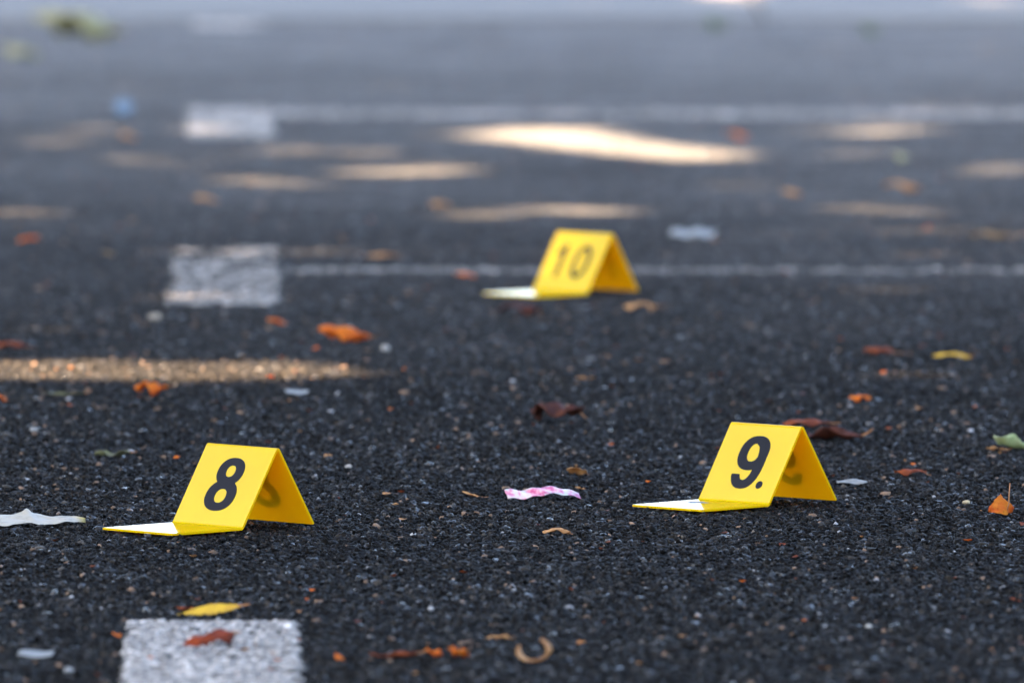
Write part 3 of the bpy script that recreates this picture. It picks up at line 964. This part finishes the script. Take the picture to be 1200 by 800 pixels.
# weeds in the joint between asphalt and concrete
def weed(label, px, py, hpx):
    g = ground(px, py)
    root = empty('weed', (g.x, g.y, 0))
    tag(root, label, 'weed', 'weeds in the paving joint')
    H = hpx / ppm(py)
    for k in range(9):
        a = k / 9 * 6.28 + random.uniform(-.3, .3)
        V, F = leaf_mesh('leaf', H * random.uniform(.7, 1.1), H * .28, R(40), R(50), GREEN, nt=8, nu=4)
        L0 = V[2].copy()
        E = Matrix.Rotation(a, 4, 'Z') @ Matrix.Rotation(R(random.uniform(25, 65)), 4, 'X')
        V = [E @ (v - L0) for v in V]
        mesh_obj('leaf', V, F, M_WEED, root, True)
    sv, sf = tube([Vector((0, 0, -.01)), Vector((0, 0, H * .25)), Vector((H * .05, 0, H * .5))], H * .03, H * .02)
    mesh_obj('stem', sv, sf, STEMG, root, True)
M_WEED = mat_leaf('weed_leaf', (.10, .14, .06), (.13, .16, .07), transl=.3)
weed('green weed in the far paving joint, left one of two', 840, 37, 24)
weed('green weed in the far paving joint, right one of two', 1020, 43, 20)

# ------------------------------------------------------------------ trees at the left whose crowns dapple the asphalt
SX, SY = SUN_DIR.x / SUN_DIR.z, SUN_DIR.y / SUN_DIR.z
# sunny gaps: (px centre, py centre, half width px, half height px, how open 0..1, slope)
GAPS = [(40, 435, 75, 4, .95, 0), (160, 439, 45, 3, .8, 0), (262, 437, 80, 4.5, 1, 0), (250, 353, 90, 3, .5, 0), (245, 296, 50, 3, .45, 0),
        (640, 162, 60, 6, 1, .10), (750, 177, 62, 5, 1, .10), (960, 181, 100, 3, .34, 0), (350, 212, 60, 4, .65, 0), (470, 203, 95, 5, .8, -.04),
        (1165, 200, 60, 7, .75, 0), (90, 165, 60, 8, .6, 0), (170, 158, 55, 8, .55, 0), (370, 178, 60, 8, .6, 0), (1110, 130, 70, 4, .25, 0), (880, 215, 60, 5, .4, 0), (200, 190, 70, 6, .4, 0), (1030, 245, 50, 5, .35, 0),
        (1010, 150, 60, 8, .5, 0), (640, 252, 120, 5, .45, 0), (90, 385, 100, 4, .4, 0), (440, 298, 50, 4, .5, 0), (1130, 275, 60, 4, .3, 0),
        (860, 0, 22, 8, .8, 0), (1160, 6, 22, 6, .5, 0), (40, 250, 60, 5, .4, 0)]

def openness(gx, gy):
    """how far the crown is open over the ground points gx,gy"""
    t = np.zeros(len(gx))
    for (cx, cy, hw, hh, k, sl) in GAPS:
        c = ground(cx, cy); s = ppm(cy)
        dpy = 11853.0 / (c.y ** 2)
        ex = (gx - c.x) / (hw / s + .05)
        ey = (gy - c.y + sl * (gx - c.x) * s / dpy) / (hh / dpy + .07)
        wob = 1 + .38 * np.sin(gx * 29 + cx) * np.sin(gy * 13 + cy) + .30 * np.sin(gx * 11 - gy * 7 + cy) + .22 * np.sin(gx * 53 + gy * 31)
        t = np.maximum(t, np.where(ex ** 2 + ey ** 2 < wob, k, 0))
    return t

def make_tree(label, x, y, h, rx, ry, rz, n):
    root = empty('broadleaf_tree', (x, y, 0))
    tag(root, label, 'tree', 'trees beside the parking area')
    th = h - rz * .3
    pts = [Vector((random.uniform(-.06, .06) * k, random.uniform(-.06, .06) * k, th * k / 7)) for k in range(8)]
    tv, tf = tube(pts, .24, .09, 12)
    trunk = mesh_obj('trunk', tv, tf, BARK, root, True)
    for k in range(9):
        a = k * 2.4; z0 = th * random.uniform(.45, .9)
        p = Vector((0, 0, z0)); lp = [p.copy()]
        d = Vector((math.cos(a), math.sin(a), .55)).normalized()
        for q in range(6):
            d = (d + Vector((random.uniform(-.2, .2), random.uniform(-.2, .2), .02))).normalized()
            p = p + d * rx * .15
            lp.append(p.copy())
        lv, lf_ = tube(lp, .07, .015, 7)
        # keep limbs clear of the sunny gaps
        w = np.array([(v.x + x, v.y + y, v.z) for v in lv])
        if openness(w[:, 0] - SX * w[:, 2], w[:, 1] - SY * w[:, 2]).max() > .3: continue
        mesh_obj('limb', lv, lf_, BARK, trunk, True)
    u = rng.normal(size=(n, 3)); u /= np.linalg.norm(u, axis=1)[:, None]
    rr = rng.random(n) ** (1 / 2.4)
    bump = 1 + .16 * np.sin(u[:, 0] * 5 + x) * np.sin(u[:, 1] * 6 + y) + .1 * np.sin(u[:, 2] * 9)
    P = u * (rr * bump)[:, None] * np.array([rx, ry, rz]) + np.array([x, y, h])
    gx, gy = P[:, 0] - SX * P[:, 2], P[:, 1] - SY * P[:, 2]
    keep = rng.random(n) > openness(gx, gy) ** .25 * .955
    P = P[keep] - np.array([x, y, 0]); m = len(P)
    ls = rng.uniform(.07, .12, m)
    Q = np.array([(0, -1, 0), (.55, 0, .12), (0, 1, 0), (-.55, 0, .12)], float)[None] * ls[:, None, None]
    V = np.einsum('nij,nkj->nki', rot_mats(m, .5), Q) + P[:, None, :]
    # drop leaves whose corners reach into an open gap
    wv = V + np.array([x, y, 0])
    gx, gy = wv[..., 0] - SX * wv[..., 2], wv[..., 1] - SY * wv[..., 2]
    op = np.maximum.reduce([openness(gx[:, k], gy[:, k]) for k in range(4)])
    V = V[op < .85]; m = len(V)
    o = mesh_obj('crown', V.reshape(-1, 3), [(4 * i, 4 * i + 1, 4 * i + 2, 4 * i + 3) for i in range(m)], CROWN, root)
    return root

for k, yy in enumerate((7.2, 11.6, 16.0, 20.4, 24.8, 29.2)):
    make_tree(['first', 'second', 'third', 'fourth', 'fifth', 'sixth'][k] + ' broadleaf tree of the row left of the frame shading the asphalt',
              -5.0 + [0, .3, -.2, .2, 0, .1][k], yy - 2.4, 8.4, 3.4, 3.6, 1.9, 20000)
